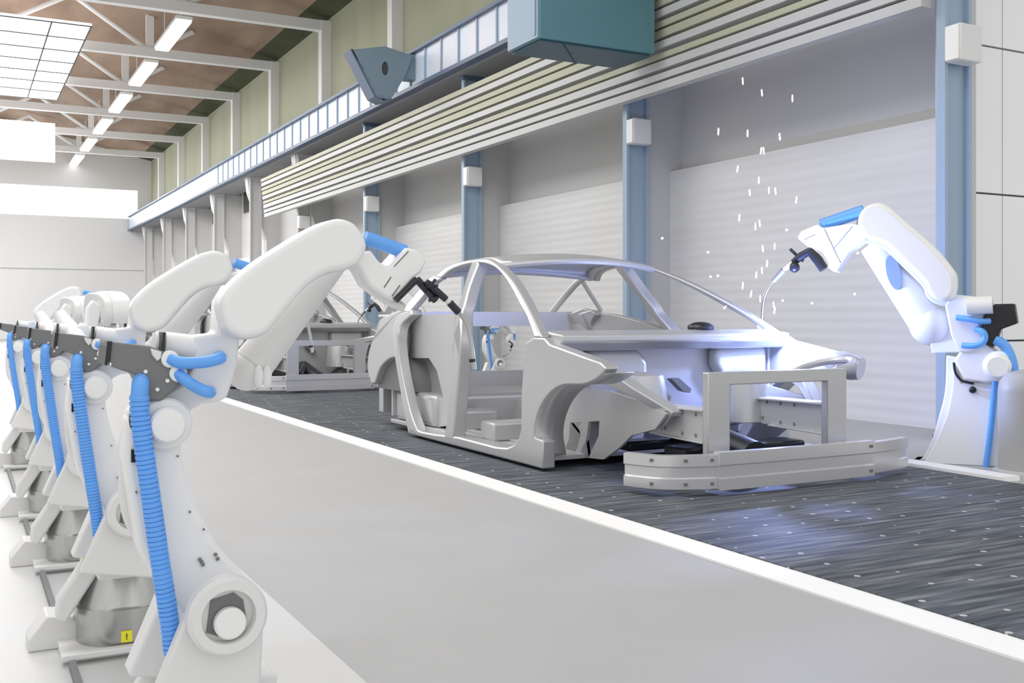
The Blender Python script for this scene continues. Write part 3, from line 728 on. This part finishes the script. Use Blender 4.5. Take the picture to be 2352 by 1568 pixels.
bm = new(); prism(bm, rps(cap2, .19), -nn * .13); fc = obj('forearm_cover', bm, WHITE, rr, bevel=.03, seg=4)
bm = new(); prism(bm, rps([(a - 3, b + 9) for a, b in cap2], .05), -nn * .08); obj('forearm_body', bm, OFFW, rr, bevel=.012)
bm = new(); A = rp(2008, 560, -.12); B = rp(2138, 745, -.12)
tube(bm, [A.lerp(B, i / 8) for i in range(9)], [.10 + .03 * i / 8 for i in range(9)], 28); ball(bm, rp(2138, 745, -.11), .138, seg=28); obj('forearm_tube', bm, OFFW, rr)
bm = new(); el = [(2054 + 19 * math.cos(a * math.pi / 10) * .9 + 18 * math.sin(a * math.pi / 10) * .45, 626 + 40 * math.sin(a * math.pi / 10)) for a in range(20)]
prism(bm, rps(el, -.005), nn * .02); obj('tube_slot', bm, BRKT, rr)
wr2 = slab('wrist', [(1830, 546), (1838, 531), (1878, 514), (1890, 523), (1955, 512), (1985, 520), (1990, 550), (1950, 577), (1918, 626), (1898, 612), (1868, 577), (1850, 562)], .11, .15, WHITE, .012)
bm = new()
for a, b in (((1893, 526), (1930, 604)), ((1958, 520), (1912, 575)), ((1846, 552), (1872, 540))): tube(bm, [rp(*a, .11), rp(*b, .11)], .004, 6)
obj('wrist_groove', bm, PEDG, wr2)
bm = new(); cyl(bm, rp(1886, 517, .06), rp(1984, 484, .06), .042, 20); obj('wrist_hose', bm, BLUE, rr)
bm = new(); tube(bm, [rp(1862, 575, .08), rp(1880, 598, .10), rp(1893, 618, .10)], [.035, .036, .034], 14); tube(bm, [rp(1868, 572, .05), rp(1840, 588, .05), rp(1822, 603, .05)], [.025, .028, .024], 12); ball(bm, rp(1825, 614, .07), .036); tube(bm, [rp(1845, 600, .05), rp(1815, 572, .05)], .011, 8); obj('torch_bracket', bm, NAVY, rr)
bm = new(); tube(bm, [rp(1822, 603, .04), rp(1800, 620, .03)], [.018, .014], 14); tb = obj('torch_body', bm, OFFW, rr)
bm = new(); tube(bm, [rp(1800, 620, .03), rp(1776, 646, .01)], [.02, .016], 14); obj('torch_collar', bm, DARKG, tb)
bm = new(); tube(bm, spline(rps([(1777, 645), (1763, 665), (1754, 690), (1751, 718), (1750, 740)], .0), 4), .011, 12); obj('torch_neck', bm, BRUSH, rr)
rr2 = dup(rr, (5.66, 12.85, 0), 'smaller looking white robot reaching over the second car body', rz=math.radians(18), scale=.80)
# low robot seen through the first car body
ob = dup(rob, (5.48, 10.9, 0), 'low white welding robot seen through the first car body', scale=.92); swing(ob, 74); ob['group'] = 'welding robots on the far side'

# grey cylindrical pedestal next to the right robot
t = thing('cylinder_pedestal', (5.63, 4.05, 0), 'smooth grey cylindrical pedestal at the frame edge beside the large robot', 'pedestal')
bm = new(); lathe(bm, (5.63, 4.05, 0), [(.17, 0), (.17, .50), (.16, .56), (.12, .61), (.04, .63)], 40); obj('body', bm, PEDG, t)
bm = new(); lathe(bm, (5.63, 4.05, 0), [(.20, 0), (.20, .03), (.175, .04)], 40); obj('base_ring', bm, STEEL2, t)

# ================================================================== WELD: arc, sparks
wp_ = rp(1751, 748, 0)
bm = new(); ball(bm, wp_, .03, (1.2, 1.2, .7)); tag(obj('weld_arc', bm, ARC), 'glaring blue white weld arc at the foot of the windscreen pillar', 'weld arc')
SPK = [(1706,186),(1750,213),(1820,226),(1650,302),(1717,306),(1791,314),(1748,346),(1754,346),(1694,388),(1743,414),(1722,442),(1766,437),(1781,439),(1829,459),(1698,500),(1735,520),(1745,513),(1752,571),(1779,566),(1762,605),(1750,621),(1737,631),(1706,656),(1725,675),(1746,686),(1777,700),(1779,713)]
DOT = [(1521,547),(1626,579),(1807,528),(1970,581),(1664,707),(1798,690),(1865,696),(1963,675),(1632,635),(1649,633)]
def spark_mesh(L_, r_):
    bm = new(); tube(bm, [(0, 0, -L_), (0, 0, -L_ * .6), (0, 0, L_ * .6), (0, 0, L_)], [r_ * .4, r_, r_, r_ * .4], 8)
    me = bpy.data.meshes.new('spark'); bm.to_mesh(me); bm.free(); me.materials.append(SPARK); return me
ms, md = spark_mesh(.025, .0048), spark_mesh(.008, .007)
for i, (a, b) in enumerate(SPK + DOT):
    o = bpy.data.objects.new('spark', ms if i < len(SPK) else md); COL.objects.link(o)
    o.location = PP(a, b, wp_ + V((S, C, 0)) * random.uniform(-.35, .35), (S, C, 0))
    d_ = o.location - wp_; o.rotation_euler = (0, random.uniform(-.15, .25) if i < len(SPK) else 1.2, 0)
    if i < len(SPK): tag(o, 'small white spark streak flying up from the weld arc', 'spark', 'weld spark streaks')
    else: tag(o, 'tiny white glowing dot scattered around the weld arc', 'spark', 'weld spark dots')

# ================================================================== LIGHT AND CAMERA
def light(name, kind, loc, energy, col=(1, 1, 1), size=1, sy=None, rot=(0, 0, 0)):
    l = bpy.data.lights.new(name, kind); l.energy = energy; l.color = col
    if kind == 'AREA':
        l.size = size
        if sy: l.shape = 'RECTANGLE'; l.size_y = sy
    elif kind == 'POINT': l.shadow_soft_size = size
    o = bpy.data.objects.new(name, l); COL.objects.link(o); o.location = loc; o.rotation_euler = rot
    return o
light('weld_light', 'POINT', wp_ + V((-.12, -.40, .0)), 85, (.34, .44, 1.0), .04)
for k in range(5):
    light('roof_light', 'AREA', (0, 6 + 8 * k, 7.15), (400, 430, 560, 700, 780)[k], (1, 1, 1), 6, 6)
light('end_window_light', 'AREA', (-2, 46.5, 5.7), 300, (1, 1, 1), 14, 1.2, (math.pi / 2, 0, math.pi))
w = bpy.data.worlds.new('world'); bpy.context.scene.world = w; w.use_nodes = True
nt = w.node_tree; bg = nt.nodes['Background']
tc = nt.nodes.new('ShaderNodeTexCoord'); vm = nt.nodes.new('ShaderNodeVectorMath'); vm.operation = 'DOT_PRODUCT'
vm.inputs[1].default_value = V((-.10, -.80, .55)).normalized()
mr = nt.nodes.new('ShaderNodeMapRange'); mr.inputs[1].default_value = -.5; mr.inputs[2].default_value = .9; mr.inputs[3].default_value = .30; mr.inputs[4].default_value = 1.05
nt.links.new(tc.outputs['Generated'], vm.inputs[0]); nt.links.new(vm.outputs['Value'], mr.inputs[0]); nt.links.new(mr.outputs[0], bg.inputs[1])
bg.inputs[0].default_value = (1, 1, 1, 1)
cd = bpy.data.cameras.new('camera'); co = bpy.data.objects.new('camera', cd); COL.objects.link(co)
co.location = CAM; co.rotation_euler = (math.pi / 2, 0, -TH)
cd.sensor_width = 36; cd.lens = F / 2352 * 36; cd.shift_y = -(784 - HY) / 2352; cd.clip_end = 200
sc = bpy.context.scene; sc.camera = co
sc.view_settings.view_transform = 'Standard'; sc.view_settings.look = 'None'; sc.view_settings.gamma = 1
sc.view_settings.exposure = 0.0
